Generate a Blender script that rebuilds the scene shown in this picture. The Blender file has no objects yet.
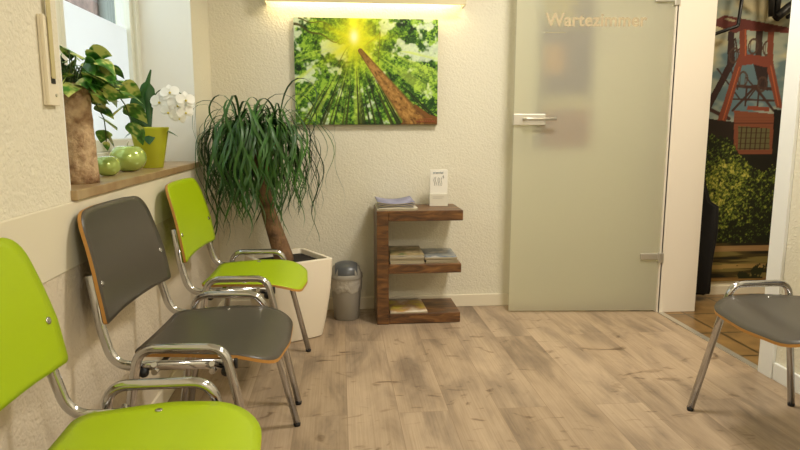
import bpy, bmesh, math, random
import numpy as np
from mathutils import Vector, Matrix, Euler
random.seed(7)
PI = math.pi
SC = bpy.context.scene
COL = SC.collection

# ------------------------------------------------------------------ materials
def lin(c):
    return tuple(((v / 255) / 12.92 if v / 255 <= .04045 else (((v / 255) + .055) / 1.055) ** 2.4) for v in c) + (1.0,)

def mat(name, rgb, rough=.5, metal=0.0, spec=.5, bump=None, coat=0.0, noise=None, trans=0.0):
    """bump=(scale,strength,distance)  noise=(scale,rgb2,lo,hi)"""
    m = bpy.data.materials.new(name); m.use_nodes = True
    nt = m.node_tree; b = nt.nodes['Principled BSDF']
    b.inputs['Base Color'].default_value = lin(rgb)
    b.inputs['Roughness'].default_value = rough
    b.inputs['Metallic'].default_value = metal
    b.inputs['Specular IOR Level'].default_value = spec
    b.inputs['Coat Weight'].default_value = coat
    b.inputs['Coat Roughness'].default_value = .12
    tc = nt.nodes.new('ShaderNodeTexCoord')
    if noise:
        n = nt.nodes.new('ShaderNodeTexNoise'); n.inputs['Scale'].default_value = noise[0]; n.inputs['Detail'].default_value = 5
        r = nt.nodes.new('ShaderNodeValToRGB')
        r.color_ramp.elements[0].position = noise[2]; r.color_ramp.elements[1].position = noise[3]
        r.color_ramp.elements[0].color = lin(rgb); r.color_ramp.elements[1].color = lin(noise[1])
        nt.links.new(tc.outputs['Object'], n.inputs['Vector'])
        nt.links.new(n.outputs['Fac'], r.inputs['Fac']); nt.links.new(r.outputs['Color'], b.inputs['Base Color'])
    if bump:
        n = nt.nodes.new('ShaderNodeTexNoise'); n.inputs['Scale'].default_value = bump[0]; n.inputs['Detail'].default_value = 3
        bp = nt.nodes.new('ShaderNodeBump'); bp.inputs['Strength'].default_value = bump[1]; bp.inputs['Distance'].default_value = bump[2]
        nt.links.new(tc.outputs['Object'], n.inputs['Vector'])
        nt.links.new(n.outputs['Fac'], bp.inputs['Height']); nt.links.new(bp.outputs['Normal'], b.inputs['Normal'])
    return m

def ramp(nt, stops, interp='LINEAR'):
    r = nt.nodes.new('ShaderNodeValToRGB'); r.color_ramp.interpolation = interp
    while len(r.color_ramp.elements) < len(stops): r.color_ramp.elements.new(.5)
    for e, (p, c) in zip(r.color_ramp.elements, stops): e.position = p; e.color = lin(c)
    return r

def plaster(name, rgb):
    m = mat(name, rgb, rough=.85, spec=.25); nt = m.node_tree; b = nt.nodes['Principled BSDF']
    g = nt.nodes.new('ShaderNodeNewGeometry')
    v = nt.nodes.new('ShaderNodeTexVoronoi'); v.feature = 'SMOOTH_F1'; v.inputs['Scale'].default_value = 100
    n = nt.nodes.new('ShaderNodeTexNoise'); n.inputs['Scale'].default_value = 75; n.inputs['Detail'].default_value = 4; n.inputs['Distortion'].default_value = .8
    a = nt.nodes.new('ShaderNodeMath'); a.operation = 'MULTIPLY_ADD'; a.inputs[1].default_value = .5
    nt.links.new(g.outputs['Position'], v.inputs['Vector']); nt.links.new(g.outputs['Position'], n.inputs['Vector'])
    nt.links.new(v.outputs['Distance'], a.inputs[0]); nt.links.new(n.outputs['Fac'], a.inputs[2])
    bp = nt.nodes.new('ShaderNodeBump'); bp.inputs['Strength'].default_value = .55; bp.inputs['Distance'].default_value = .006
    nt.links.new(a.outputs[0], bp.inputs['Height']); nt.links.new(bp.outputs['Normal'], b.inputs['Normal'])
    return m

def vcol_mat(name, rough=.6):
    m = mat(name, (128, 128, 128), rough=rough, spec=.3); nt = m.node_tree
    a = nt.nodes.new('ShaderNodeVertexColor'); a.layer_name = 'paint'
    nt.links.new(a.outputs['Color'], nt.nodes['Principled BSDF'].inputs['Base Color'])
    return m

WALL = plaster('cream_plaster', (226, 220, 199))
SMOOTH = mat('cream_smooth_paint', (224, 216, 192), rough=.55)
REVEAL = mat('white_reveal_paint', (232, 231, 222), rough=.7)
CEIL = mat('white_ceiling', (238, 236, 226), rough=.9)
TRIM = mat('ivory_trim', (232, 222, 198), rough=.4)
FRAMEW = mat('white_window_frame', (226, 228, 214), rough=.35)
DOORW = mat('door_frame_white', (236, 226, 208), rough=.4)
CASEW = mat('door_frame_cool_white', (235, 236, 232), rough=.4)
CHROME = mat('chrome', (196, 196, 198), rough=.11, metal=1)
STEEL = mat('brushed_steel', (206, 202, 190), rough=.45, metal=.85)
BLACK = mat('black_rubber', (14, 13, 13), rough=.55)
BLACKM = mat('black_metal', (9, 8, 10), rough=.45)
GREEN = mat('lime_laminate', (165, 190, 4), rough=.42, spec=.4)
GREY = mat('grey_laminate', (74, 69, 60), rough=.36, spec=.45)
PLY = mat('beech_edge', (188, 136, 66), rough=.5, bump=(300, .2, .001))
POTW = mat('cream_pot', (236, 226, 206), rough=.3)
SOIL = mat('soil', (34, 26, 20), rough=1, bump=(120, 1, .01))
ORCHPOT = mat('yellow_green_ceramic', (176, 180, 40), rough=.32)
BINB = mat('grey_plastic', (150, 145, 134), rough=.45)
BINL = mat('dark_grey_plastic', (78, 80, 82), rough=.3)
BAG = mat('white_bin_liner', (176, 170, 158), rough=.4, bump=(45, .8, .01))
PAPERW = mat('white_paper', (236, 232, 220), rough=.6)
PAPERE = mat('page_edges', (166, 154, 128), rough=.8)
TRUNK = mat('palm_bark', (140, 106, 74), rough=.9, noise=(22, (84, 62, 42), .35, .7), bump=(45, .9, .01))
PALML = mat('palm_leaf', (34, 74, 26), rough=.42, noise=(6, (74, 122, 44), .4, .75))
ORCHL = mat('orchid_leaf', (24, 74, 26), rough=.35, noise=(10, (50, 104, 40), .4, .8))
ORCHF = mat('orchid_petal', (246, 246, 238), rough=.5)
ORCHC = mat('orchid_lip', (206, 190, 60), rough=.5)
STEM = mat('green_stem', (62, 84, 34), rough=.6)
GLAZE = mat('iridescent_green_glaze', (176, 200, 104), rough=.14, metal=.35, coat=.8)
YELLOW = mat('yellow_scarf_cloth', (168, 128, 24), rough=.9)
COAT = mat('black_cloth', (13, 12, 12), rough=.9, bump=(30, .4, .01))
GLOW = None

def make_floor():
    m = mat('grey_oak_laminate', (160, 132, 102), rough=.42, spec=.35); nt = m.node_tree; b = nt.nodes['Principled BSDF']; L = nt.links.new
    g = nt.nodes.new('ShaderNodeNewGeometry')
    mp = nt.nodes.new('ShaderNodeMapping'); mp.inputs['Rotation'].default_value = (0, 0, PI / 2); mp.inputs['Location'].default_value = (0, -.014 + .192 * 4, 0)
    L(g.outputs['Position'], mp.inputs['Vector'])
    br = nt.nodes.new('ShaderNodeTexBrick'); br.offset = .37; br.inputs['Scale'].default_value = 1
    br.inputs['Brick Width'].default_value = 2.2; br.inputs['Row Height'].default_value = .192
    br.inputs['Mortar Size'].default_value = .0011; br.inputs['Mortar Smooth'].default_value = .3
    br.inputs['Color1'].default_value = (.0, 0, 0, 1); br.inputs['Color2'].default_value = (1, 1, 1, 1); br.inputs['Mortar'].default_value = (.5, .5, .5, 1)
    L(mp.outputs[0], br.inputs['Vector'])
    # grain coordinates shift from plank to plank
    sc = nt.nodes.new('ShaderNodeVectorMath'); sc.operation = 'MULTIPLY_ADD'
    sc.inputs[1].default_value = (5.4, 1.4, 1)
    mul = nt.nodes.new('ShaderNodeVectorMath'); mul.operation = 'SCALE'; mul.inputs['Scale'].default_value = 3.1
    L(br.outputs['Color'], mul.inputs[0]); L(g.outputs['Position'], sc.inputs[0]); L(mul.outputs[0], sc.inputs[2])
    n1 = nt.nodes.new('ShaderNodeTexNoise'); n1.inputs['Scale'].default_value = 1.15; n1.inputs['Detail'].default_value = 6; n1.inputs['Roughness'].default_value = .6; n1.inputs['Distortion'].default_value = .5
    L(sc.outputs[0], n1.inputs['Vector'])
    r1 = ramp(nt, [(.24, (116, 100, 84)), (.38, (150, 132, 112)), (.50, (178, 157, 132)), (.75, (200, 178, 151))])
    L(n1.outputs['Fac'], r1.inputs['Fac'])
    sc2 = nt.nodes.new('ShaderNodeVectorMath'); sc2.operation = 'MULTIPLY'; sc2.inputs[1].default_value = (14, .9, 1)
    L(sc.outputs[0], sc2.inputs[0])
    n2 = nt.nodes.new('ShaderNodeTexNoise'); n2.inputs['Scale'].default_value = 2.2; n2.inputs['Detail'].default_value = 6; n2.inputs['Distortion'].default_value = .3
    L(sc2.outputs[0], n2.inputs['Vector'])
    r2 = ramp(nt, [(.3, (236, 233, 228)), (.6, (255, 255, 255))])
    L(n2.outputs['Fac'], r2.inputs['Fac'])
    mx = nt.nodes.new('ShaderNodeMix'); mx.data_type = 'RGBA'; mx.blend_type = 'MULTIPLY'; mx.inputs[0].default_value = 1
    L(r1.outputs['Color'], mx.inputs[6]); L(r2.outputs['Color'], mx.inputs[7])
    n4 = nt.nodes.new('ShaderNodeTexNoise'); n4.inputs['Scale'].default_value = 7.5; n4.inputs['Detail'].default_value = 3; n4.inputs['Distortion'].default_value = 1.6
    mp4 = nt.nodes.new('ShaderNodeMapping'); mp4.inputs['Scale'].default_value = (.8, 1.5, 1); L(g.outputs['Position'], mp4.inputs['Vector']); L(mp4.outputs[0], n4.inputs['Vector'])
    r4 = ramp(nt, [(.62, (255, 255, 255)), (.74, (176, 164, 150))]); L(n4.outputs['Fac'], r4.inputs['Fac'])
    mx4 = nt.nodes.new('ShaderNodeMix'); mx4.data_type = 'RGBA'; mx4.blend_type = 'MULTIPLY'; mx4.inputs[0].default_value = 1
    L(mx.outputs[2], mx4.inputs[6]); L(r4.outputs['Color'], mx4.inputs[7]); mx = mx4
    # per-plank tint
    r3 = ramp(nt, [(0, (238, 235, 230)), (1, (255, 255, 255))]); L(br.outputs['Color'], r3.inputs['Fac'])
    mx2 = nt.nodes.new('ShaderNodeMix'); mx2.data_type = 'RGBA'; mx2.blend_type = 'MULTIPLY'; mx2.inputs[0].default_value = 1
    L(mx.outputs[2], mx2.inputs[6]); L(r3.outputs['Color'], mx2.inputs[7])
    mx3 = nt.nodes.new('ShaderNodeMix'); mx3.data_type = 'RGBA'; mx3.inputs[7].default_value = lin((140, 118, 95))
    L(br.outputs['Fac'], mx3.inputs[0]); L(mx2.outputs[2], mx3.inputs[6]); L(mx3.outputs[2], b.inputs['Base Color'])
    bp = nt.nodes.new('ShaderNodeBump'); bp.inputs['Strength'].default_value = .12; bp.inputs['Distance'].default_value = .002
    L(n2.outputs['Fac'], bp.inputs['Height']); L(bp.outputs['Normal'], b.inputs['Normal'])
    return m

def brick_mat(name, c1, c2, mortar, w, h, ms, rough=.4, rot=None, off=.5):
    m = mat(name, c1, rough=rough); nt = m.node_tree; L = nt.links.new
    g = nt.nodes.new('ShaderNodeNewGeometry'); mp = nt.nodes.new('ShaderNodeMapping')
    if rot: mp.inputs['Rotation'].default_value = rot
    br = nt.nodes.new('ShaderNodeTexBrick'); br.offset = off; br.inputs['Scale'].default_value = 1
    br.inputs['Brick Width'].default_value = w; br.inputs['Row Height'].default_value = h; br.inputs['Mortar Size'].default_value = ms
    br.inputs['Color1'].default_value = lin(c1); br.inputs['Color2'].default_value = lin(c2); br.inputs['Mortar'].default_value = lin(mortar)
    L(g.outputs['Position'], mp.inputs['Vector']); L(mp.outputs[0], br.inputs['Vector'])
    n = nt.nodes.new('ShaderNodeTexNoise'); n.inputs['Scale'].default_value = 9; n.inputs['Detail'].default_value = 5
    L(g.outputs['Position'], n.inputs['Vector'])
    r = ramp(nt, [(.3, (190, 190, 190)), (.7, (255, 255, 255))]); L(n.outputs['Fac'], r.inputs['Fac'])
    mx = nt.nodes.new('ShaderNodeMix'); mx.data_type = 'RGBA'; mx.blend_type = 'MULTIPLY'; mx.inputs[0].default_value = 1
    L(br.outputs['Color'], mx.inputs[6]); L(r.outputs['Color'], mx.inputs[7]); L(mx.outputs[2], nt.nodes['Principled BSDF'].inputs['Base Color'])
    return m

def wood_mat():
    m = mat('sheesham_wood', (98, 56, 28), rough=.36, spec=.5); nt = m.node_tree; L = nt.links.new
    tc = nt.nodes.new('ShaderNodeTexCoord'); mp = nt.nodes.new('ShaderNodeMapping'); mp.inputs['Scale'].default_value = (2.2, 9, 11)
    L(tc.outputs['Object'], mp.inputs['Vector'])
    n = nt.nodes.new('ShaderNodeTexNoise'); n.inputs['Scale'].default_value = 2.6; n.inputs['Detail'].default_value = 7; n.inputs['Distortion'].default_value = 1.6
    L(mp.outputs[0], n.inputs['Vector'])
    r = ramp(nt, [(.3, (54, 34, 18)), (.48, (92, 60, 32)), (.62, (118, 80, 42)), (.78, (142, 100, 56))]); L(n.outputs['Fac'], r.inputs['Fac'])
    L(r.outputs['Color'], nt.nodes['Principled BSDF'].inputs['Base Color'])
    return m

FLOORM = make_floor()
TILE = brick_mat('terracotta_tile', (158, 124, 76), (142, 110, 66), (90, 72, 46), .33, .33, .008, rough=.3, off=0)
BRICKM = brick_mat('outside_brick', (150, 122, 112), (130, 102, 94), (150, 142, 134), .26, .09, .012, rough=.9, rot=(PI / 2, 0, PI / 2))
WOOD = wood_mat()
SILLM = mat('beige_marble_sill', (176, 152, 112), rough=.3, noise=(14, (150, 118, 80), .35, .75))
BARK = mat('birch_bark', (196, 168, 130), rough=.9, noise=(30, (132, 98, 66), .42, .72), bump=(60, 1, .012))

def pothos_mat():
    m = mat('variegated_leaf', (58, 116, 34), rough=.35); nt = m.node_tree; L = nt.links.new
    tc = nt.nodes.new('ShaderNodeTexCoord'); n = nt.nodes.new('ShaderNodeTexNoise'); n.inputs['Scale'].default_value = 26; n.inputs['Detail'].default_value = 2
    L(tc.outputs['Object'], n.inputs['Vector'])
    r = ramp(nt, [(.36, (36, 88, 26)), (.50, (84, 146, 48)), (.58, (206, 214, 124))]); L(n.outputs['Fac'], r.inputs['Fac'])
    L(r.outputs['Color'], nt.nodes['Principled BSDF'].inputs['Base Color'])
    return m
POTHOS = pothos_mat()

def frosted_door():
    """satin face: scatters, lets light through and shows what lies behind as a blur"""
    m = bpy.data.materials.new('frosted_green_glass'); m.use_nodes = True; nt = m.node_tree; L = nt.links.new
    b = nt.nodes['Principled BSDF']; out = nt.nodes['Material Output']
    b.inputs['Base Color'].default_value = lin((252, 249, 232)); b.inputs['Roughness'].default_value = .4
    tl = nt.nodes.new('ShaderNodeBsdfTranslucent'); tl.inputs['Color'].default_value = lin((244, 240, 218))
    rf = nt.nodes.new('ShaderNodeBsdfRefraction'); rf.inputs['Color'].default_value = lin((255, 252, 232)); rf.inputs['Roughness'].default_value = .85; rf.inputs['IOR'].default_value = 1.4
    m1 = nt.nodes.new('ShaderNodeMixShader'); m1.inputs[0].default_value = .3
    mx = nt.nodes.new('ShaderNodeMixShader'); mx.inputs[0].default_value = .62
    L(b.outputs[0], m1.inputs[1]); L(tl.outputs[0], m1.inputs[2])
    L(m1.outputs[0], mx.inputs[1]); L(rf.outputs[0], mx.inputs[2]); L(mx.outputs[0], out.inputs['Surface'])
    return m
def clear_glass():
    m = bpy.data.materials.new('clear_window_glass'); m.use_nodes = True; nt = m.node_tree; L = nt.links.new
    out = nt.nodes['Material Output']; nt.nodes.remove(nt.nodes['Principled BSDF'])
    t = nt.nodes.new('ShaderNodeBsdfTransparent'); t.inputs['Color'].default_value = (.93, .96, .95, 1)
    g = nt.nodes.new('ShaderNodeBsdfGlossy'); g.inputs['Roughness'].default_value = .02
    f = nt.nodes.new('ShaderNodeFresnel'); f.inputs['IOR'].default_value = 1.3
    gg = nt.nodes.new('ShaderNodeNewGeometry'); iv = nt.nodes.new('ShaderNodeMath'); iv.operation = 'SUBTRACT'; iv.inputs[0].default_value = 1; L(gg.outputs['Backfacing'], iv.inputs[1])
    ml = nt.nodes.new('ShaderNodeMath'); ml.operation = 'MULTIPLY'; L(f.outputs[0], ml.inputs[0]); L(iv.outputs[0], ml.inputs[1])
    mx = nt.nodes.new('ShaderNodeMixShader'); L(ml.outputs[0], mx.inputs[0]); L(t.outputs[0], mx.inputs[1]); L(g.outputs[0], mx.inputs[2]); L(mx.outputs[0], out.inputs['Surface'])
    return m
def film_mat():
    m = bpy.data.materials.new('frosted_window_film'); m.use_nodes = True; nt = m.node_tree; L = nt.links.new
    out = nt.nodes['Material Output']; nt.nodes.remove(nt.nodes['Principled BSDF'])
    t = nt.nodes.new('ShaderNodeBsdfTranslucent'); t.inputs['Color'].default_value = (.97, .97, .97, 1)
    d = nt.nodes.new('ShaderNodeBsdfDiffuse'); d.inputs['Color'].default_value = (.85, .87, .88, 1)
    mx = nt.nodes.new('ShaderNodeMixShader'); mx.inputs[0].default_value = .3
    L(t.outputs[0], mx.inputs[1]); L(d.outputs[0], mx.inputs[2]); L(mx.outputs[0], out.inputs['Surface'])
    return m
def emit(name, rgb, s):
    m = bpy.data.materials.new(name); m.use_nodes = True; nt = m.node_tree
    b = nt.nodes['Principled BSDF']; b.inputs['Base Color'].default_value = (.9, .9, .85, 1)
    b.inputs['Emission Color'].default_value = rgb + (1,); b.inputs['Emission Strength'].default_value = s
    return m
FROST = frosted_door(); CLEAR = clear_glass(); FILM = film_mat()

# ------------------------------------------------------------------ geometry helpers
def link(name, bm, mats, parent=None, smooth=False, loc=None):
    me = bpy.data.meshes.new(name); bmesh.ops.recalc_face_normals(bm, faces=bm.faces[:]); bm.to_mesh(me); bm.free()
    for m in (mats if isinstance(mats, (list, tuple)) else [mats]): me.materials.append(m)
    if smooth:
        me.polygons.foreach_set('use_smooth', [True] * len(me.polygons))
    o = bpy.data.objects.new(name, me); COL.objects.link(o)
    if parent: o.parent = parent
    if loc: o.location = loc
    return o
def tag(o, label=None, cat=None, group=None, kind=None):
    if label: o['label'] = label
    if cat: o['category'] = cat
    if group: o['group'] = group
    if kind: o['kind'] = kind
    return o
def empty(name, loc, rz=0, label=None, cat=None, group=None):
    o = bpy.data.objects.new(name, None); COL.objects.link(o); o.location = loc; o.rotation_euler = (0, 0, rz); o.empty_display_size = .05
    return tag(o, label, cat, group)
def smooth_by_angle(o, deg=35):
    me = o.data
    me.polygons.foreach_set('use_smooth', [True] * len(me.polygons))
    bm = bmesh.new(); bm.from_mesh(me)
    for e in bm.edges:
        if len(e.link_faces) == 2 and e.calc_face_angle(0) > math.radians(deg): e.smooth = False
    bm.to_mesh(me); bm.free()
    return o
def bx(bm, x0, x1, y0, y1, z0, z1, mi=0, bev=0, M=None):
    b2 = bmesh.new()
    bmesh.ops.create_cube(b2, size=1)
    for v in b2.verts:
        v.co = Vector(((x0 + x1) / 2 + v.co.x * (x1 - x0), (y0 + y1) / 2 + v.co.y * (y1 - y0), (z0 + z1) / 2 + v.co.z * (z1 - z0)))
    if bev: bmesh.ops.bevel(b2, geom=b2.edges[:] + b2.verts[:], offset=bev, segments=2, affect='EDGES', profile=.5)
    merge(bm, b2, mi, M)
def merge(bm, b2, mi=0, M=None):
    mp = {}
    for v in b2.verts: mp[v] = bm.verts.new(M @ v.co if M else v.co)
    for f in b2.faces:
        try: nf = bm.faces.new([mp[v] for v in f.verts]); nf.material_index = mi if mi else f.material_index; nf.smooth = f.smooth
        except ValueError: pass
    b2.free()
def box(name, x0, x1, y0, y1, z0, z1, m, parent=None, bev=0):
    bm = bmesh.new(); bx(bm, x0, x1, y0, y1, z0, z1, 0, bev); return link(name, bm, m, parent)
def fillet(pts, r, n=6):
    P = [Vector(p) for p in pts]; out = [P[0]]
    for i in range(1, len(P) - 1):
        a, b, c = P[i - 1], P[i], P[i + 1]; d1 = (a - b); d2 = (c - b)
        ang = d1.angle(d2); t = min(r / math.tan(ang / 2), d1.length * .49, d2.length * .49)
        p1 = b + d1.normalized() * t; p2 = b + d2.normalized() * t
        for k in range(n + 1):
            s = k / n; out.append(p1 * (1 - s) ** 2 + b * 2 * s * (1 - s) + p2 * s * s)
    out.append(P[-1]); return out
def tube(bm, pts, r, seg=12, mi=0, flat=1.0, up=None, cap=True):
    P = [Vector(p) for p in pts]; n = len(P); rings = []
    T = [(P[min(i + 1, n - 1)] - P[max(i - 1, 0)]).normalized() for i in range(n)]
    u = Vector(up) if up else (Vector((0, 0, 1)) if abs(T[0].z) < .9 else Vector((1, 0, 0)))
    u = (u - T[0] * u.dot(T[0])).normalized()
    rr = r if isinstance(r, (list, tuple)) else [r] * n
    for i in range(n):
        u = (u - T[i] * u.dot(T[i])).normalized(); w = T[i].cross(u)
        rings.append([bm.verts.new(P[i] + u * math.cos(a) * rr[i] + w * math.sin(a) * rr[i] * flat) for a in [2 * PI * k / seg for k in range(seg)]])
    for i in range(n - 1):
        for k in range(seg):
            f = bm.faces.new([rings[i][k], rings[i][(k + 1) % seg], rings[i + 1][(k + 1) % seg], rings[i + 1][k]]); f.material_index = mi; f.smooth = True
    if cap:
        for rg in (rings[0][::-1], rings[-1]):
            f = bm.faces.new(rg); f.material_index = mi
def lathe(bm, prof, cx=0, cy=0, seg=32, mi=0, cap=True):
    rings = []
    for r, z in prof: rings.append([bm.verts.new((cx + r * math.cos(2 * PI * k / seg), cy + r * math.sin(2 * PI * k / seg), z)) for k in range(seg)])
    for i in range(len(prof) - 1):
        for k in range(seg):
            f = bm.faces.new([rings[i][k], rings[i][(k + 1) % seg], rings[i + 1][(k + 1) % seg], rings[i + 1][k]]); f.material_index = mi; f.smooth = True
    if cap:
        bm.faces.new(rings[0][::-1]).material_index = mi; bm.faces.new(rings[-1]).material_index = mi
def round_poly(corners, n=7):
    """corners: (x, y, radius)"""
    out = []; N = len(corners)
    for i in range(N):
        a = Vector(corners[i - 1][:2]); b = Vector(corners[i][:2]); c = Vector(corners[(i + 1) % N][:2]); r = corners[i][2]
        d1 = a - b; d2 = c - b; t = min(r / math.tan(d1.angle(d2) / 2), d1.length * .48, d2.length * .48)
        p1 = b + d1.normalized() * t; p2 = b + d2.normalized() * t
        for k in range(n + 1):
            s = k / n; out.append(p1 * (1 - s) ** 2 + b * 2 * s * (1 - s) + p2 * s * s)
    return out
def densify(pts, d=.03):
    out = []
    for i in range(len(pts)):
        a, b = pts[i], pts[(i + 1) % len(pts)]; k = max(1, int((b - a).length / d))
        for j in range(k): out.append(a.lerp(b, j / k))
    return out
def shell(outline, fn, th, nrm, rings=10):
    """curved board: outline in (u,v); fn(u,v)->point; nrm(u,v)->normal; face mat 0, edge mat 1"""
    bm = bmesh.new(); O = densify(outline); c = Vector((sum(p.x for p in O) / len(O), sum(p.y for p in O) / len(O))); N = len(O)
    sides = []
    for s in (0, 1):
        R = []
        for k in range(1, rings + 1):
            t = k / rings
            R.append([bm.verts.new(fn(*(c.lerp(p, t))) - nrm(*(c.lerp(p, t))) * th * s) for p in O])
        cv = bm.verts.new(fn(*c) - nrm(*c) * th * s); sides.append(R)
        for i in range(N):
            f = bm.faces.new([cv, R[0][i], R[0][(i + 1) % N]]); f.smooth = True
            for k in range(rings - 1):
                f = bm.faces.new([R[k][i], R[k + 1][i], R[k + 1][(i + 1) % N], R[k][(i + 1) % N]]); f.smooth = True
    for i in range(N):
        f = bm.faces.new([sides[0][-1][i], sides[1][-1][i], sides[1][-1][(i + 1) % N], sides[0][-1][(i + 1) % N]]); f.material_index = 1
    return bm
def ribbon(bm, pts, widths, side, fold=0.0, mi=0):
    """leaf strip with a slight fold along the midrib"""
    n = len(pts); rows = []
    for i in range(n):
        T = (pts[min(i + 1, n - 1)] - pts[max(i - 1, 0)]).normalized(); s = side - T * side.dot(T)
        if s.length < 1e-4: s = Vector((0, 1, 0))
        s.normalize(); u = T.cross(s); w = widths[i]
        rows.append([bm.verts.new(pts[i] - s * w + u * fold * w), bm.verts.new(pts[i]), bm.verts.new(pts[i] + s * w + u * fold * w)])
    for i in range(n - 1):
        for k in (0, 1):
            f = bm.faces.new([rows[i][k], rows[i][k + 1], rows[i + 1][k + 1], rows[i + 1][k]]); f.smooth = True; f.material_index = mi
def text_mesh(name, s, size, m, parent=None, ext=.0005, off=0.0):
    cu = bpy.data.curves.new(name, 'FONT'); cu.body = s; cu.size = size; cu.extrude = ext; cu.resolution_u = 4; cu.offset = off
    t = bpy.data.objects.new('tmp_text', cu); COL.objects.link(t)
    bpy.context.view_layer.update()
    me = bpy.data.meshes.new_from_object(t.evaluated_get(bpy.context.evaluated_depsgraph_get())); bpy.data.objects.remove(t)
    me.name = name; me.materials.clear(); me.materials.append(m)
    o = bpy.data.objects.new(name, me); COL.objects.link(o)
    if parent: o.parent = parent
    return o

# ------------------------------------------------------------------ painting on prints (colour attribute of a fine grid)
def vnoise(X, Y, seed):
    rs = np.random.RandomState(seed); G = rs.rand(128, 128)
    xi = np.floor(X).astype(int); yi = np.floor(Y).astype(int); fx = X - xi; fy = Y - yi
    fx = fx * fx * (3 - 2 * fx); fy = fy * fy * (3 - 2 * fy)
    g = lambda a, b: G[a % 128, b % 128]
    return (g(xi, yi) * (1 - fx) + g(xi + 1, yi) * fx) * (1 - fy) + (g(xi, yi + 1) * (1 - fx) + g(xi + 1, yi + 1) * fx) * fy
def fbm(X, Y, seed, oct=4, gain=.55):
    s = 0; a = 1; t = 0
    for k in range(oct): s = s + a * vnoise(X * 2 ** k, Y * 2 ** k, seed + k); t += a; a *= gain
    return s / t
def sm(a, b, x):
    t = np.clip((x - a) / (b - a), 0, 1); return t * t * (3 - 2 * t)
def lay(img, mask, rgb):
    c = np.array(rgb, float) / 255; m = np.clip(mask, 0, 1)[..., None]; img[:] = img * (1 - m) + c * m
def inpoly(X, Z, poly):
    r = np.zeros(X.shape, bool); n = len(poly)
    for i in range(n):
        x1, z1 = poly[i]; x2, z2 = poly[(i + 1) % n]
        if z1 == z2: continue
        c = ((z1 > Z) != (z2 > Z)) & (X < (x2 - x1) * (Z - z1) / (z2 - z1) + x1); r ^= c
    return r.astype(float)
def seg(X, Z, a, b, w0, w1):
    d = np.array([b[0] - a[0], b[1] - a[1]]); L = (d ** 2).sum()
    t = np.clip(((X - a[0]) * d[0] + (Z - a[1]) * d[1]) / L, 0, 1)
    dist = np.hypot(X - a[0] - t * d[0], Z - a[1] - t * d[1]); w = w0 + (w1 - w0) * t
    return 1 - sm(w * .75, w * 1.15, dist), t, dist / w
def print_grid(name, x0, x1, z0, z1, nx, nz, y, paint, m, parent):
    """front face of a flat print facing -y, colours painted from numpy"""
    gx = np.linspace(x0, x1, nx); gz = np.linspace(z0, z1, nz); X, Z = np.meshgrid(gx, gz)
    img = np.clip(paint(X, Z), 0, 1); lc = np.where(img <= .04045, img / 12.92, ((img + .055) / 1.055) ** 2.4)
    verts = np.stack([X, np.full(X.shape, y), Z], -1).reshape(-1, 3)
    idx = np.arange(nx * nz).reshape(nz, nx)
    F = np.stack([idx[:-1, :-1], idx[:-1, 1:], idx[1:, 1:], idx[1:, :-1]], -1).reshape(-1, 4)
    me = bpy.data.meshes.new(name); me.from_pydata(verts.tolist(), [], F.tolist()); me.materials.append(m)
    at = me.color_attributes.new('paint', 'FLOAT_COLOR', 'POINT')
    at.data.foreach_set('color', np.concatenate([lc.reshape(-1, 3), np.ones((nx * nz, 1))], 1).astype(np.float32).ravel())
    o = bpy.data.objects.new(name, me); COL.objects.link(o); o.parent = parent
    return o

# ------------------------------------------------------------------ room constants
XL, XR, XR2 = -.70, 1.84, 2.045
YB, YF, H = 3.59, -1.7, 2.55
SZ = .90                      # top of the window sill
WY0, WY1, WZ1 = 1.69, 3.18, 2.15   # window niche
DY0, DY1, DZ = 2.44, 3.36, 2.06    # doorway in the right wall
CX1, CYB = 3.7, 3.70          # corridor

def struct(o): o['kind'] = 'structure'; return o
struct(box('floor', XL - .35, XR + .02, YF, YB + .1, -.05, 0, FLOORM))
struct(box('floor_corridor', XR + .02, CX1, YF, CYB + .1, -.05, -.001, TILE))
struct(box('ceiling', XL - .35, CX1, YF, CYB + .1, H, H + .08, CEIL))
struct(box('wall_back', XL - .35, XR2, YB, YB + .1, 0, H, WALL))
struct(box('wall_front', XL - .35, CX1, YF - .1, YF, -.05, H, WALL))
bm = bmesh.new()   # left wall around the window niche
for a in ((YF, WY0, 0, H), (WY1, YB, 0, H), (WY0, WY1, 0, SZ - .03), (WY0, WY1, WZ1, H)): bx(bm, XL - .35, XL, a[0], a[1], a[2], a[3])
struct(link('wall_left', bm, WALL))
struct(box('trim_6', XL + .0005, XL + .004, YF, YB - .001, 0, .70, plaster('tan_plaster', (212, 200, 178))))
bm = bmesh.new()   # smooth white lining of the niche
bx(bm, XL - .24, XL - .0005, WY1 - .006, WY1, SZ - .03, WZ1); bx(bm, XL - .24, XL - .0005, WY0, WY0 + .006, SZ - .03, WZ1); bx(bm, XL - .24, XL - .0005, WY0, WY1, WZ1 - .006, WZ1)
struct(link('trim_1', bm, REVEAL))
struct(box('trim_2', XL, XL + .007, YF, 3.17, .70, .872, SMOOTH, bev=.004))     # smooth duct band along the left wall
bm = bmesh.new()   # right wall with the doorway
for a in ((YF, DY0, 0, H), (DY1, YB, 0, H), (DY0, DY1, DZ, H)): bx(bm, XR, XR2, a[0], a[1], a[2], a[3])
struct(link('wall_right', bm, WALL))
struct(box('baseboard_back', XL, XR, YB - .014, YB, 0, .073, TRIM, bev=.003))
struct(box('baseboard_left', XL, XL + .014, YF, YB - .014, 0, .073, TRIM, bev=.003))
struct(box('baseboard_right', XR - .014, XR, YF, DY0 - .075, 0, .075, CASEW, bev=.003))
bm = bmesh.new()   # door lining and casing
bx(bm, XR - .012, XR2 + .012, DY1 - .016, DY1, 0, DZ, 0, .002)
bx(bm, XR - .016, XR - .0005, DY1 - .016, DY1 + .07, 0, DZ + .07, 0, .002)
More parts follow.
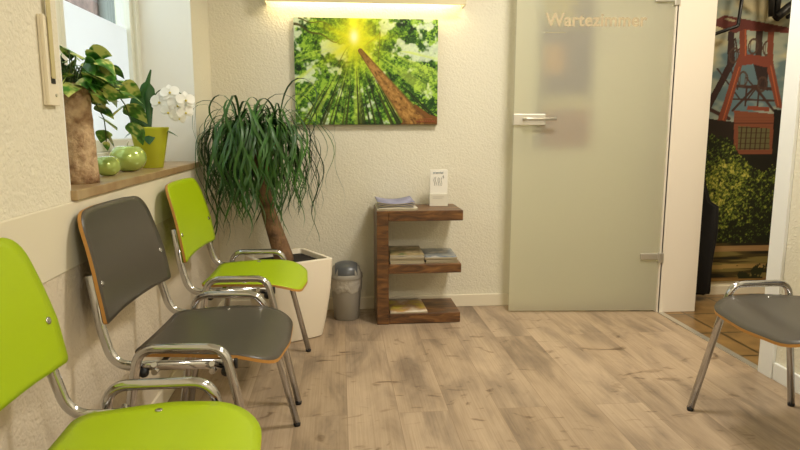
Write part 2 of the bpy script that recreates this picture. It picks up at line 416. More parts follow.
bx(bm, XR - .012, XR2 + .012, DY0, DY1, DZ - .016, DZ, 0)
bx(bm, XR - .016, XR - .0005, DY0 - .07, DY1 + .07, DZ, DZ + .07, 0)
struct(link('trim_3', bm, DOORW))
bm = bmesh.new()
bx(bm, XR - .012, XR2 + .012, DY0, DY0 + .016, 0, DZ, 0, .002)
bx(bm, XR - .016, XR - .0005, DY0 - .07, DY0 + .016, 0, DZ, 0, .002)
struct(link('trim_4', bm, CASEW))
struct(box('trim_5', XR - .012, XR + .022, DY0 + .016, DY1 - .016, 0, .004, STEEL))   # threshold strip
struct(box('wall_corridor', XR2, CX1, CYB, CYB + .1, 0, H, SMOOTH))
struct(box('wall_right_corridor', CX1, CX1 + .1, YF, CYB, 0, H, SMOOTH))
struct(box('baseboard_corridor', XR2, CX1, CYB - .012, CYB, 0, .055, TRIM))

# window 1
W = struct(empty('window_1', (XL - .24, 2.43, SZ)))
fx0, fx1 = -1.03, -.94
def wf(name, *a, m=FRAMEW, bev=.004):
    bm = bmesh.new(); bx(bm, a[0] - (XL - .24), a[1] - (XL - .24), a[2] - 2.43, a[3] - 2.43, a[4] - SZ, a[5] - SZ, 0, bev); return link(name, bm, m, W)
bm = bmesh.new()
def wadd(x0, x1, y0, y1, z0, z1, bev=.004): bx(bm, x0 - (XL - .24), x1 - (XL - .24), y0 - 2.43, y1 - 2.43, z0 - SZ, z1 - SZ, 0, bev)
wadd(fx0, fx1, WY0, WY0 + .05, SZ - .03, WZ1); wadd(fx0, fx1, WY1 - .05, WY1, SZ - .03, WZ1); wadd(fx0, fx1, WY0 + .05, WY1 - .05, SZ - .03, SZ + .065); wadd(fx0, fx1, WY0 + .05, WY1 - .05, WZ1 - .06, WZ1)
link('window_frame', bm, FRAMEW, W)
bm = bmesh.new()
for (a, b) in ((WY0 + .05, 2.34), (2.34, WY1 - .05)):
    wadd(-1.0, -.955, a, a + .035, SZ + .065, WZ1 - .06); wadd(-1.0, -.955, b - .035, b, SZ + .065, WZ1 - .06)
    wadd(-1.0, -.955, a + .035, b - .035, SZ + .065, SZ + .115); wadd(-1.0, -.955, a + .035, b - .035, WZ1 - .11, WZ1 - .06)
link('window_sash', bm, FRAMEW, W)
wf('window_pane', -.985, -.979, WY0 + .08, WY1 - .08, SZ + .11, WZ1 - .1, m=CLEAR, bev=0)
bm = bmesh.new()
bx(bm, -.9765 - (XL - .24), -.9755 - (XL - .24), WY0 + .085 - 2.43, WY1 - .085 - 2.43, .112, 1.515 - SZ); link('frosted_film', bm, FILM, W)
bm = bmesh.new(); bx(bm, -.945 - (XL - .24), XL + .016 - (XL - .24), WY0 - 2.43, WY1 + .012 - 2.43, -.027, 0, 0, .003); sl = link('window_sill', bm, SILLM, W)

# world outside
fac = box('outdoor_facade', -3.4, -3.2, 3, 14, -2, 8, BRICKM); tag(fac, 'pale brick facade of the neighbouring building seen through the clear upper pane', 'building')
bm = bmesh.new()
for k in range(9): tube(bm, [(-3.14, 9.05 + k * .1, -2), (-3.14, 9.05 + k * .1, 8)], .055, 8)
o = link('vertical_cladding', bm, mat('grey_cladding', (120, 126, 120), rough=.7), fac)

# belt winder
bw = empty('blind_belt_winder', (XL, 1.612, 1.22), 0, 'cream roller blind belt winder plate with slot on the left wall beside the window', 'belt winder')
bm = bmesh.new(); bx(bm, .0005, .007, -.032, .034, -.105, .105, 0, .002); bx(bm, .007, .016, -.032, -.022, -.105, .105, 0, .002); bx(bm, .007, .012, -.022, .034, -.105, -.055, 0, .002)
link('winder_plate', bm, TRIM, bw)
bm = bmesh.new(); bx(bm, .007, .009, .004, .024, -.052, -.036); tag(link('belt_slot', bm, BLACK, bw), 'dark slot')
bm = bmesh.new(); bx(bm, .009, .011, .003, .023, -.04, 1.2); link('pull_belt', bm, mat('grey_belt', (196, 184, 136), rough=.9), bw)
for z in (-.08, .06):
    bm = bmesh.new(); tube(bm, [(.007 if z > 0 else .012, .013 if z < 0 else -.01, z), (.010 if z > 0 else .0145, .013 if z < 0 else -.01, z)], .004, 10); link('screw', bm, STEEL, bw)

# ------------------------------------------------------------------ chairs
def make_chair(name, surf, label, group=None):
    root = empty(name, (0, 0, 0), 0, label, 'chair', group)
    # seat
    def zs(x, y):
        t = x / .222
        z = .462 + .006 * math.cos(t * 2.2) - (.034 * max(0, t - .45) ** 2 / .3) + .008 * max(0, -t - .35) ** 1.5 - .008 * (1 - (y / .235) ** 2) * (1 - max(0, t) ** 2)
        return Vector((x, y, z))
    out = round_poly([(-.170, -.200, .05), (.02, -.232, .3), (.214, -.232, .11), (.230, 0, .4), (.214, .232, .11), (.02, .232, .3), (-.170, .200, .05)])
    link('seat', shell(out, zs, .0095, lambda x, y: Vector((0, 0, 1))), [surf, PLY], root)
    # backrest: (u = lateral, v = height along the board)
    tilt = math.radians(13.5)
    def fb(u, v):
        return Vector((-.218 - v * math.sin(tilt) + .014 * (u / .23) ** 2 + .010 * math.sin(v / .34 * PI), u, .560 + v * math.cos(tilt)))
    ob = round_poly([(-.258, 0, .014), (-.19, .0, .03), (-.14, .002, .05), (.14, .002, .05), (.19, 0, .03), (.258, 0, .014), (.256, .10, .12), (.226, .294, .07), (.10, .300, .15), (-.10, .300, .15), (-.226, .294, .07), (-.256, .10, .12)])
    back = link('backrest', shell(ob, fb, .0095, lambda u, v: Vector((math.cos(tilt), 0, math.sin(tilt)))), [surf, PLY], root)
    for s in (-1, 1):
        bm = bmesh.new()
        c = fb(s * .224, .105); nv = Vector((math.cos(tilt), -s * .12, math.sin(tilt))).normalized()
        tube(bm, [c - nv * .001, c + nv * .002, c + nv * .0035], [.0085, .0085, .005], 12); link('backrest_screw', bm, CHROME, root, loc=None)
        bm = bmesh.new(); c = zs(.0, s * .195); tube(bm, [c - Vector((0, 0, .001)), c + Vector((0, 0, .002)), c + Vector((0, 0, .003))], [.008, .008, .005], 12); link('seat_screw', bm, CHROME, root)
        # side leg loop: front leg, top rail, rear leg
        bm = bmesh.new()
        pts = fillet([(.205, s * .29, .012), (.096, s * .264, .497), (-.125, s * .264, .497), (-.205, s * .29, .012)], .055, 9)
        tube(bm, pts, .0132, 14, flat=.95, up=(0, 1, 0)); link('leg_loop', bm, CHROME, root)
        for x in (.205, -.205):
            bm = bmesh.new(); d = Vector((.109 if x > 0 else -.08, s * .026, -.485)).normalized(); p = Vector((x, s * .29, .014)) 
            tube(bm, [(x, s * .29, .0005), (x, s * .29, .012)], [.0118, .0134], 12); link('foot_cap', bm, BLACK, root)
        # upright that carries the backrest and runs under the seat
        bm = bmesh.new()
        pts = fillet([(fb(.205, .13).x - .0185, s * .232, .560 + .125), (fb(.205, 0).x - .020, s * .235, .545), (-.200, s * .238, .440), (.115, s * .238, .444)], .085, 10)
        tube(bm, pts, .0085, 12, flat=1.6, up=(0, 1, 0)); link('back_upright', bm, CHROME, root)
        bm = bmesh.new(); tube(bm, [(.115, s * .238, .444), (.122, s * .238, .444)], .009, 12, flat=1.6, up=(0, 1, 0)); link('end_cap', bm, BLACK, root)
        for x in (-.125, .085):
            bm = bmesh.new(); z = .425
            bmesh.ops.create_uvsphere(bm, u_segments=12, v_segments=8, radius=.0135, matrix=Matrix.Translation((x + (.008 if x > 0 else .004), s * .246, z)))
            for f in bm.faces: f.smooth = True
            link('stacking_buffer', bm, BLACK, root)
    for x in (-.09, .06):
        bm = bmesh.new(); tube(bm, [(x, -.258, .430), (x, .258, .430)], .0085, 10)
        for s in (-1, 1): tube(bm, [(x, s * .235, .434), (x, s * .258, .452)], .008, 8)
        link('cross_tube', bm, CHROME, root)
    return root
def dup(root, name, loc, rz, label, group=None, surf=None):
    r = root.copy(); r.name = name; COL.objects.link(r); r.location = loc; r.rotation_euler = (0, 0, rz); r['label'] = label
    if group: r['group'] = group
    elif 'group' in r: del r['group']
    for ch in list(root.children):
        c = ch.copy(); COL.objects.link(c); c.parent = r
        for g in ch.children:
            d = g.copy(); COL.objects.link(d); d.parent = c
    return r
R = math.radians
G1 = 'lime green chairs along the left wall'; G2 = 'grey laminate chairs'
green = make_chair('visitor_chair', GREEN, 'lime green chair nearest the camera at lower left, cut off by the frame', G1)
green.location = (-.391, 1.10, 0); green.rotation_euler = (0, 0, R(.4))
dup(green, 'visitor_chair', (-.374, 2.607, 0), R(-1.0), 'lime green chair farther back, beside the potted palm', G1)
grey = make_chair('visitor_chair', GREY, 'dark grey chair standing between the two lime green chairs by the left wall', G2)
grey.location = (-.388, 1.855, 0); grey.rotation_euler = (0, 0, R(-3.0))
dup(grey, 'visitor_chair', (1.518, 1.825, 0), R(180), 'grey chair on the right by the open doorway, back cut off by the frame', G2)

# ------------------------------------------------------------------ potted palm
pp = empty('potted_palm', (-.272, 3.168, 0), 0, 'tall ponytail palm with drooping strap leaves in a square cream planter', 'potted plant')
def sq_ring(bm, half, z, ang, rad, n=6):
    pts = round_poly([(half, half, rad), (-half, half, rad), (-half, -half, rad), (half, -half, rad)], n)
    c, s = math.cos(ang), math.sin(ang)
    return [bm.verts.new((p.x * c - p.y * s, p.x * s + p.y * c, z)) for p in pts]
bm = bmesh.new(); A = R(30)
rings = [sq_ring(bm, h, z, A, r) for h, z, r in ((.124, 0, .05), (.136, .006, .055), (.152, .10, .055), (.166, .22, .050), (.172, .33, .040), (.171, .40, .024), (.171, .409, .022), (.168, .412, .022), (.150, .412, .016), (.148, .408, .016), (.143, .345, .02))]
for a, b in zip(rings, rings[1:]):
    for k in range(len(a)): f = bm.faces.new([a[k], a[(k + 1) % len(a)], b[(k + 1) % len(a)], b[k]]); f.smooth = True
bm.faces.new(rings[0][::-1])
smooth_by_angle(link('planter', bm, POTW, pp), 40)
bm = bmesh.new(); r1 = sq_ring(bm, .146, .388, A, .02); cvt = bm.verts.new((0, 0, .396))
for k in range(len(r1)): bm.faces.new([r1[k], r1[(k + 1) % len(r1)], cvt])
link('soil', bm, SOIL, pp)
# trunk leans left
tp = [Vector(p) for p in ((-.015, 0, .355), (-.025, 0, .42), (-.055, 0, .52), (-.09, .0, .64), (-.115, .0, .78), (-.135, .0, .93), (-.14, .0, 1.02))]
bm = bmesh.new(); tube(bm, tp, [.054, .049, .043, .037, .033, .030, .026], 14)
tube(bm, [tp[4], Vector((-.20, -.02, .98)), Vector((-.235, -.02, 1.04))], [.018, .016, .014], 10)
tube(bm, [tp[4], Vector((-.07, .03, .96)), Vector((-.035, .03, 1.04))], [.018, .016, .014], 10)
link('trunk', bm, TRUNK, pp)
bm = bmesh.new(); rnd = random.Random(11)
heads = [(Vector((-.14, 0, 1.03)), 120), (Vector((-.225, -.02, 1.03)), 100), (Vector((-.045, .03, 1.03)), 120)]
O = Vector((-.272, 3.168, 0))
for hd, n in heads:
    for k in range(n):
        az = rnd.uniform(0, 2 * PI); el = R(rnd.triangular(18, 88, 66)); L = rnd.triangular(.38, .77, .58); N = 18; step = L / N
        p = hd + Vector((rnd.uniform(-.02, .02), rnd.uniform(-.02, .02), rnd.uniform(-.05, .03))); d = Vector((math.cos(az) * math.cos(el), math.sin(az) * math.cos(el), math.sin(el)))
        stiff = rnd.uniform(.48, .95); tw = rnd.uniform(-1.2, 1.2); wob = rnd.uniform(-.14, .14); wob2 = rnd.uniform(0, 6)
        pts = [p.copy()]; W0 = rnd.uniform(.0032, .0064); hor = Vector((math.cos(az), math.sin(az), 0))
        for i in range(N):
            t = i / N
            d = (d + Vector((0, 0, -1)) * stiff * (.35 + 1.0 * t)).normalized()
            if d.z < -.75: d = (d - hor * .03 + Vector((math.cos(wob2 + i * .7), math.sin(wob2 + i * .9), 0)) * (.05 + .34 * t)).normalized()
            q = pts[-1] + d * step
            w = q + O   # keep clear of the walls and above floor
            w.x = max(w.x, XL + .03); w.y = max(min(w.y, YB - .045), 2.90); w.z = max(w.z, .47)
            pts.append(w - O)
        wid = [W0 * (.7 + .5 * math.sin(min(1, t * 1.4) * PI * .6)) * (1 - max(0, (t - .55) / .45) ** 1.6 * .93) for t in [i / N for i in range(N + 1)]]
        side = Vector((-math.sin(az + tw * .3), math.cos(az + tw * .3), rnd.uniform(-.2, .2)))
        ribbon(bm, pts, wid, side, .25)
link('foliage', bm, PALML, pp)

# ------------------------------------------------------------------ bin
bn = empty('waste_bin', (.026, 3.42, 0), 0, 'small grey waste bin with a domed swing lid, between the planter and the wooden shelf', 'waste bin')
bm = bmesh.new(); lathe(bm, [(.066, .0), (.070, .004), (.084, .19), (.086, .235), (.082, .235), (.080, .19), (.064, .01)], 0, 0, 32); link('bin_body', bm, BINB, bn)
bm = bmesh.new(); sg = 40; rn = []
for j, (r, z) in enumerate(((.0845, .165), (.0865, .172), (.0875, .2), (.0885, .232), (.090, .24))):
    rn.append([bm.verts.new(((r + .0012 * math.sin(k * 2.3 + j)) * math.cos(2 * PI * k / sg), (r + .0012 * math.sin(k * 2.3 + j)) * math.sin(2 * PI * k / sg), z + (.006 * math.sin(k * .9) + .004 * math.sin(k * 2.1) if j == 0 else 0))) for k in range(sg)])
for a, b in zip(rn, rn[1:]):
    for k in range(sg): bm.faces.new([a[k], a[(k + 1) % sg], b[(k + 1) % sg], b[k]]).smooth = True
link('bin_liner', bm, BAG, bn)
bm = bmesh.new()
lathe(bm, [(.092, .236), (.093, .242), (.092, .256), (.088, .262)], 0, 0, 36, cap=False)
# dome: barrel shape, with cheeks left and right
N = 24
def dome(r, half, z0, n=20, a0=0, a1=PI):
    rows = []
    for i in range(n + 1):
        a = a0 + (a1 - a0) * i / n; rows.append([(x, r * math.cos(a), z0 + .72 * r * math.sin(a)) for x in (-half, half)])
    return rows
for s in (-1, 1):
    prof = []
    for i in range(N + 1):
        a = PI * i / N; prof.append((a, .086))
    outer = [bm.verts.new((s * .046, .080 * math.cos(a), .252 + .066 * math.sin(a))) for a, _ in prof]
    mid = [bm.verts.new((s * .074, .056 * math.cos(a), .252 + .048 * math.sin(a))) for a, _ in prof]
    rim = [bm.verts.new((s * .086, .030 * math.cos(a), .252 + .010 * math.sin(a))) for a, _ in prof]
    for A1, A2 in ((outer, mid), (mid, rim)):
        for k in range(N): bm.faces.new([A1[k], A1[k + 1], A2[k + 1], A2[k]]).smooth = True
link('bin_lid', bm, BINB, bn)
bm = bmesh.new(); ra, rb = [], []
nn = 9
grid = []
for i in range(N + 1):
    a = PI * i / N; row = []
    for j in range(nn + 1):
        x = -.062 + .124 * j / nn; k = math.sqrt(max(.05, 1 - (x / .10) ** 2))
        row.append(bm.verts.new((x, .084 * k * math.cos(a), .256 + .074 * k * math.sin(a))))
    grid.append(row)
for i in range(N):
    for j in range(nn): bm.faces.new([grid[i][j], grid[i][j + 1], grid[i + 1][j + 1], grid[i + 1][j]]).smooth = True
link('swing_flap', bm, BINL, bn)

# ------------------------------------------------------------------ wooden shelf
sx0, sx1, sy0, sy1 = .190, .657, 3.268, 3.56
sh = empty('shelf_unit', ((sx0 + sx1) / 2, (sy0 + sy1) / 2, 0), 0, 'dark brown solid wood shelf unit with three open shelves against the back wall', 'shelf')
def shp(name, x0, x1, y0, y1, z0, z1):
    bm = bmesh.new(); bx(bm, x0 - sh.location.x, x1 - sh.location.x, y0 - sh.location.y, y1 - sh.location.y, z0, z1, 0, .003); return link(name, bm, WOOD, sh)
shp('upright', sx0, sx0 + .064, sy0, sy1, 0, .626)
shp('shelf_board', sx0 + .0645, sx1, sy0 + .001, sy1 - .001, .570, .626)
shp('shelf_board', sx0 + .0645, sx1 - .006, sy0 + .001, sy1 - .001, .283, .334)
shp('shelf_board', sx0 + .0645, sx1 - .008, sy0 + .001, sy1 - .001, .004, .060)

# magazines
def cover(name, c1, c2, c3, scale=12, seed=0.):
    m = mat(name, c1, rough=.35, spec=.5); nt = m.node_tree; L = nt.links.new
    tc = nt.nodes.new('ShaderNodeTexCoord'); mp = nt.nodes.new('ShaderNodeMapping'); mp.inputs['Location'].default_value = (seed, seed * .7, 0)
    n = nt.nodes.new('ShaderNodeTexNoise'); n.inputs['Scale'].default_value = scale; n.inputs['Detail'].default_value = 3
    L(tc.outputs['Object'], mp.inputs[0]); L(mp.outputs[0], n.inputs['Vector'])
    r = ramp(nt, [(.35, c1), (.5, c2), (.65, c3)]); L(n.outputs['Fac'], r.inputs['Fac']); L(r.outputs['Color'], nt.nodes['Principled BSDF'].inputs['Base Color'])
    return m
def magazine(x, y, z, w, d, th, rz, cm, label, group, bend=0.0, cat='magazine', name='magazine'):
    bm = bmesh.new(); nx, ny = 8, 6; top, bot = [], []
    for i in range(nx + 1):
        rt, rb = [], []
        for j in range(ny + 1):
            u = -w / 2 + w * i / nx; v = -d / 2 + d * j / ny; zz = bend * ((2 * u / w) ** 2) + .25 * bend * math.sin(v * 20) * (abs(2 * u / w) ** 2)
            rt.append(bm.verts.new((u, v, th + zz))); rb.append(bm.verts.new((u, v, zz)))
        top.append(rt); bot.append(rb)
    for i in range(nx):
        for j in range(ny):
            bm.faces.new([top[i][j], top[i + 1][j], top[i + 1][j + 1], top[i][j + 1]]).smooth = True
            bm.faces.new([bot[i][j], bot[i][j + 1], bot[i + 1][j + 1], bot[i + 1][j]])
    for i in range(nx):
        for r in ((0), (ny)): f = bm.faces.new([bot[i][r], bot[i + 1][r], top[i + 1][r], top[i][r]]); f.material_index = 1
    for j in range(ny):
        for r in (0, nx): f = bm.faces.new([bot[r][j], bot[r][j + 1], top[r][j + 1], top[r][j]]); f.material_index = 1
    o = link(name, bm, [cm, PAPERE]); o.location = (x, y, z); o.rotation_euler = (0, 0, rz)
    return tag(o, label, cat, group)
GA = 'magazines in the left pile on the middle shelf'; GB = 'magazines in the right pile on the middle shelf'; GC = 'papers on the top shelf'
cvA = [cover('cover_%d' % i, *c) for i, c in enumerate([((96, 104, 60), (150, 130, 88), (196, 178, 140)), ((120, 96, 60), (176, 160, 120), (90, 80, 52)), ((130, 50, 30), (190, 176, 150), (88, 96, 84)), ((70, 84, 90), (170, 160, 140), (120, 90, 60))])]
z = .3345
mids = ['bottom one of the left pile on the middle shelf', 'second from the bottom in the left pile on the middle shelf', 'in the middle of the left pile on the middle shelf', 'just under the top one of the left pile on the middle shelf', 'topmost of the left pile on the middle shelf']
for k in range(5):
    th = .0095; magazine(.358 + random.uniform(-.004, .004), 3.415 + random.uniform(-.006, .006), z, .186, .262, th, random.uniform(-.02, .02), cvA[k % 4], 'olive brown magazine, ' + mids[k], GA); z += th + .0003
z = .3345
cvB = [cover('cover_b%d' % i, *c, seed=3.) for i, c in enumerate([((150, 150, 140), (110, 120, 130), (196, 190, 176)), ((80, 90, 104), (186, 178, 160), (150, 110, 80)), ((180, 170, 150), (120, 110, 96), (90, 96, 92))])]
for k in range(4):
    th = .008; magazine(.548 + random.uniform(-.004, .004), 3.412 + random.uniform(-.005, .005), z, .178, .255, th, random.uniform(-.03, .03) - .02, cvB[k % 3], 'grey blue magazine, ' + mids[[0, 1, 3, 4][k]].replace('left', 'right'), GB); z += th + .0003
mgz = magazine(.363, 3.405, .0606, .205, .268, .007, .02, cover('cover_bottom', (212, 202, 180), (170, 130, 84), (196, 176, 60), 9, 5.), 'single light coloured magazine lying on the bottom shelf', None)
bm = bmesh.new()   # spiral binding along the back edge of the bottom magazine
for k in range(16): tube(bm, [(-.085 + .0113 * k, .124, .0072), (-.085 + .0113 * k, .128, .0105), (-.085 + .0113 * k, .133, .0072)], .0014, 6)
link('spiral_binding', bm, BLACKM, mgz)
cvt1 = cover('violet_cover', (104, 106, 146), (132, 134, 172), (168, 168, 194), 8, 1.)
z = .6265
names = ['lowest', 'second lowest', 'middle', 'second highest', 'topmost']
for k in range(2):
    magazine(.30 + .006 * k, 3.405, z, .212, .262, .006, .01 * k, mat('paper_stack_%d' % k, (206, 198, 178), rough=.6), ('lower' if k == 0 else 'upper') + ' of two cream papers under the violet brochures on the top shelf', GC, name='paper_booklet', cat='booklet'); z += .0065
z += .0003
for k in range(3):
    magazine(.298 + random.uniform(-.006, .006), 3.42, z, .20, .25, .004, random.uniform(-.05, .05), cvt1, ('lowest', 'middle', 'topmost')[k] + ' of the violet blue brochures at the left of the top shelf', 'violet brochures on the top shelf', bend=.014, name='brochure', cat='brochure'); z += .0086
# leaflet holder
lh = empty('leaflet_holder', (.553, 3.47, .626), R(-3), 'white upright leaflet holder with pencil drawings standing on the top shelf', 'leaflet holder')
bm = bmesh.new(); bx(bm, -.052, .052, -.018, .018, 0, .07, 0, .002); link('holder_box', bm, mat('clear_white_plastic', (220, 214, 196), rough=.25), lh)
bm = bmesh.new(); bx(bm, -.049, .049, -.010, .006, .07, .205, 0, .0015); link('leaflet', bm, PAPERW, lh)
INKB = mat('blue_grey_ink', (96, 122, 138)); INKG = mat('grey_ink', (96, 98, 96))
t = text_mesh('heading', 'praevital', .017, INKB, lh); t.rotation_euler = (PI / 2, 0, 0); t.location = (-.033, -.0112, .184)
bm = bmesh.new()
for (x, a, l) in ((-.026, .05, .048), (-.016, -.1, .052), (-.004, .12, .05), (.006, -.12, .046), (.014, .2, .05), (.024, .35, .016)):
    zz = .115 if l > .03 else .158
    pts = [Vector((x + a * .3 * t_ * l + .003 * math.sin(t_ * 7), -.0112, zz + l * t_)) for t_ in [i / 8 for i in range(9)]]
    tube(bm, pts, .0009, 6)
tube(bm, [(.024, -.0112, .172), (.029, -.0112, .166), (.026, -.0112, .158)], .0009, 6)
link('pencil_drawing', bm, INKG, lh)
bm = bmesh.new(); bx(bm, -.035, .03, -.0190, -.0183, .052, .054); bx(bm, -.035, .02, -.0190, -.0183, .044, .0455); link('small_print', bm, mat('pale_ink', (170, 166, 150)), lh)

# ------------------------------------------------------------------ canvas print
cx0, cx1, cz0, cz1 = -.241, .556, 1.081, 1.659
cp = empty('canvas_picture', ((cx0 + cx1) / 2, YB, cz0), 0, 'landscape canvas print of sunlit green forest looking up a tree trunk', 'picture')
bm = bmesh.new(); bx(bm, cx0 - cp.location.x, cx1 - cp.location.x, -.0305, -.0005, 0, cz1 - cz0); link('canvas_edge', bm, mat('canvas_side', (120, 136, 60), rough=.8, noise=(16, (46, 66, 24), .4, .6)), cp)
def forest(X, Z):
    U = (X - X.min()) / (X.max() - X.min()); V = 1 - (Z - Z.min()) / (Z.max() - Z.min())   # V down
    A = U * 1.38; B = V; sx, sy = .50 * 1.0 + .085, .20
    sx = .42 * 1.38
    dx, dy = A - sx, B - sy; r = np.hypot(dx, dy); th = np.arctan2(dy, dx)
    n1 = fbm(A * 11, B * 11, 1, 5, .75); n2 = fbm(A * 38, B * 38, 9, 3, .8); nb = fbm(A * 3.2 + 5, B * 3.2, 21, 3)
    img = np.zeros(X.shape + (3,)); img[:] = np.array((84, 130, 30)) / 255
    v = .55 * n1 + .45 * n2
    lay(img, sm(.50, .62, v), (148, 190, 60)); lay(img, 1 - sm(.40, .52, v), (38, 80, 18)); lay(img, 1 - sm(.32, .44, v), (10, 34, 10))
    # side darkness of the crowns, own shape of the print
    lay(img, .75 * sm(.42, .60, fbm(A * 4 + 9, B * 4 + 3, 33, 4)) * (1 - sm(.05, .35, U) * (1 - sm(.62, .95, U))) * (v < .54), (22, 58, 14))
    # pale sky holes
    hole = sm(.54, .66, fbm(A * 7 + 2, B * 7 + 7, 44, 4, .65) + .12 * np.exp(-((U - .33) ** 2 + (V - .63) ** 2) / .02) + .14 * np.exp(-((U - .76) ** 2 / .012 + (V - .27) ** 2 / .006)) + .10 * np.exp(-((U - .06) ** 2 + (V - .7) ** 2) / .006)); lay(img, hole * .85, (222, 234, 210))
    # radial light streaks below the sun
    st = fbm(th * 14 + 40, r * 1.4, 55, 3); lay(img, sm(.50, .70, st) * sm(.1, .3, r) * (1 - sm(.7, 1.0, r)) * .55 * (V > .3), (206, 228, 90))
    # thin dark trunks converging towards the sun
    rs = np.random.RandomState(3)
    for k in range(34):
        bxp = rs.uniform(-.1, 1.5); e = (bxp, 1.02); s0 = rs.uniform(.35, .62); a0 = (sx + (bxp - sx) * s0, sy + (1.02 - sy) * s0)
        if abs(bxp - 1.2) < .09: continue
        m_, t_, q_ = seg(A, B, a0, e, .002, rs.uniform(.006, .014)); lay(img, m_ * .85, (34, 46, 14) if k % 3 else (70, 78, 24))
    for a, b, w in (((.0, .06), (.40, .22), .012), ((.40, .22), (.52, .17), .006), ((.05, .02), (.35, .06), .008), ((.68, .26), (.82, .12), .007), ((.82, .12), (.80, .42), .006), ((.42, .42), (.52, .25), .006)):
        m_, t_, q_ = seg(A, B + .012 * np.sin(A * 30), a, b, w, w * .5); lay(img, m_ * .85, (58, 56, 18))
    # sun
    g = np.exp(-(r / .20) ** 2); rays = .5 + .5 * np.cos(th * 12 + 1.5) ; rays2 = .5 + .5 * np.cos(th * 7 + .4)
    lay(img, .95 * np.exp(-(r / (.17 + .13 * rays * rays2)) ** 2), (236, 232, 20)); lay(img, .85 * np.exp(-(r / .30) ** 2) * .6, (226, 226, 30))
    m0 = np.exp(-((A - sx - .0) / .07) ** 2) * (1 - sm(.0, .3, V)); lay(img, m0 * .8, (250, 244, 40)); lay(img, np.exp(-((dx + .01) / .045) ** 2 - ((dy + .03) / .07) ** 2), (255, 253, 200))
    # big trunk
    m_, t_, q_ = seg(A, B, (.455 * 1.38, .30), (.845 * 1.38, .98), .022, .105)
    lay(img, inpoly(A, B, [(1.16, .80), (1.30, .90), (1.40, .93), (1.40, 1.02), (1.0, 1.02)]) * 1.0, (120, 78, 32))
    bk = .6 * fbm(t_ * 14, (q_ * np.sign(dx * .62 - dy * .57 + 1e-6)) * 3 + 9, 71, 4, .7) + .4 * fbm(A * 40, B * 40, 73, 3, .7)
    lay(img, m_, (150, 110, 52)); lay(img, m_ * sm(.48, .62, bk) * .8, (190, 142, 76)); lay(img, m_ * (1 - sm(.34, .47, bk)) * .75, (88, 54, 20)); lay(img, m_ * sm(.6, 1., q_) * .6, (72, 44, 14)); lay(img, m_ * (1 - sm(.0, .25, t_)) * .5, (96, 70, 10))
    side = (dx * .62 - dy * .57); lay(img, m_ * sm(.35, .95, q_) * (side > (0)) * .6, (70, 40, 12))
    lay(img, (1 - sm(.0, .02, 1 - V)) * .3, (20, 30, 8))
    return img
print_grid('canvas_print', cx0 - cp.location.x, cx1 - cp.location.x, 0, cz1 - cz0, 330, 240, -.0312, forest, vcol_mat('forest_print', .55), cp)
bm = bmesh.new()
tube(bm, [Vector((.275 + .115 * k / 60, -.0322, .018 + .007 * math.sin(k * 1.15) * (1 if k % 9 else .2))) for k in range(61)], .0012, 6)
tube(bm, [(.285, -.0322, .031), (.37, -.0322, .034)], .0012, 6)
link('signature', bm, mat('red_ink', (150, 62, 34)), cp)

# ------------------------------------------------------------------ wall lamp
lp = empty('wall_lamp', (.155, YB, 1.762), 0, 'long cream wall light glowing downward above the forest picture', 'wall lamp')
bm = bmesh.new()
bx(bm, -.545, .545, -.100, -.092, -.034, .06, 0, .002); bx(bm, -.545, .545, -.092, -.0005, .052, .06); bx(bm, -.545, -.537, -.092, -.0005, -.034, .052); bx(bm, .537, .545, -.092, -.0005, -.034, .052)
link('lamp_housing', bm, mat('lamp_cream', (214, 202, 164), rough=.5), lp)
bm = bmesh.new(); tube(bm, [(-.52, -.045, .036), (.52, -.045, .036)], .012, 12)
link('light_tube', bm, emit('warm_tube', (1.0, .90, .66), 19), lp)

# ------------------------------------------------------------------ glass door, open against the back wall
gd = empty('door_1', (1.838, 3.362, 0), math.atan2(.073, -.87)); gd['kind'] = 'structure'
# local +x runs from the hinge towards the handle edge; -y... faces the back wall after rotation
def gl(name, x0, x1, y0, y1, z0, z1, m, bev=0, par=None):
    bm = bmesh.new(); bx(bm, x0, x1, y0, y1, z0, z1, 0, bev); return link(name, bm, m, par or gd)
DW = .875
pane = gl('glass_pane', .012, DW, -.004, .004, .010, 2.03, [CLEAR, FROST], 0)
for f in pane.data.polygons:
    if f.normal.y > .9: f.material_index = 1
gl('lock_plate', DW - .175, DW + .004, .0045, .016, 1.078, 1.140, STEEL, .003)
gl('lock_plate', DW - .175, DW + .004, -.016, -.0045, 1.078, 1.140, STEEL, .003)
bm = bmesh.new(); tube(bm, fillet([(DW - .055, .016, 1.112), (DW - .055, .055, 1.112), (DW - .225, .055, 1.112)], .014, 5), .0085, 12, flat=.8); link('door_handle', bm, STEEL, gd)
for zc in (.332, 1.755):
    h = gl('hinge', .012, .125, .0045, .016, zc - .019, zc + .019, STEEL, .005)
    gl('hinge_plate', -.006, .024, -.006, .026, zc - .038, zc + .022, STEEL, .003, h)
t = text_mesh('door_lettering', 'Wartezimmer', .096, mat('etched_lettering', (186, 169, 134), rough=.6), gd, off=.0022)
t.rotation_euler = (PI / 2, 0, PI); t.location = (DW - .160, .0048, 1.612)
bm = bmesh.new(); bx(bm, DW - .27, DW - .16, .0042, .005, 1.575, 1.579); link('lettering_line', bm, mat('etched_line', (178, 168, 134)), gd)

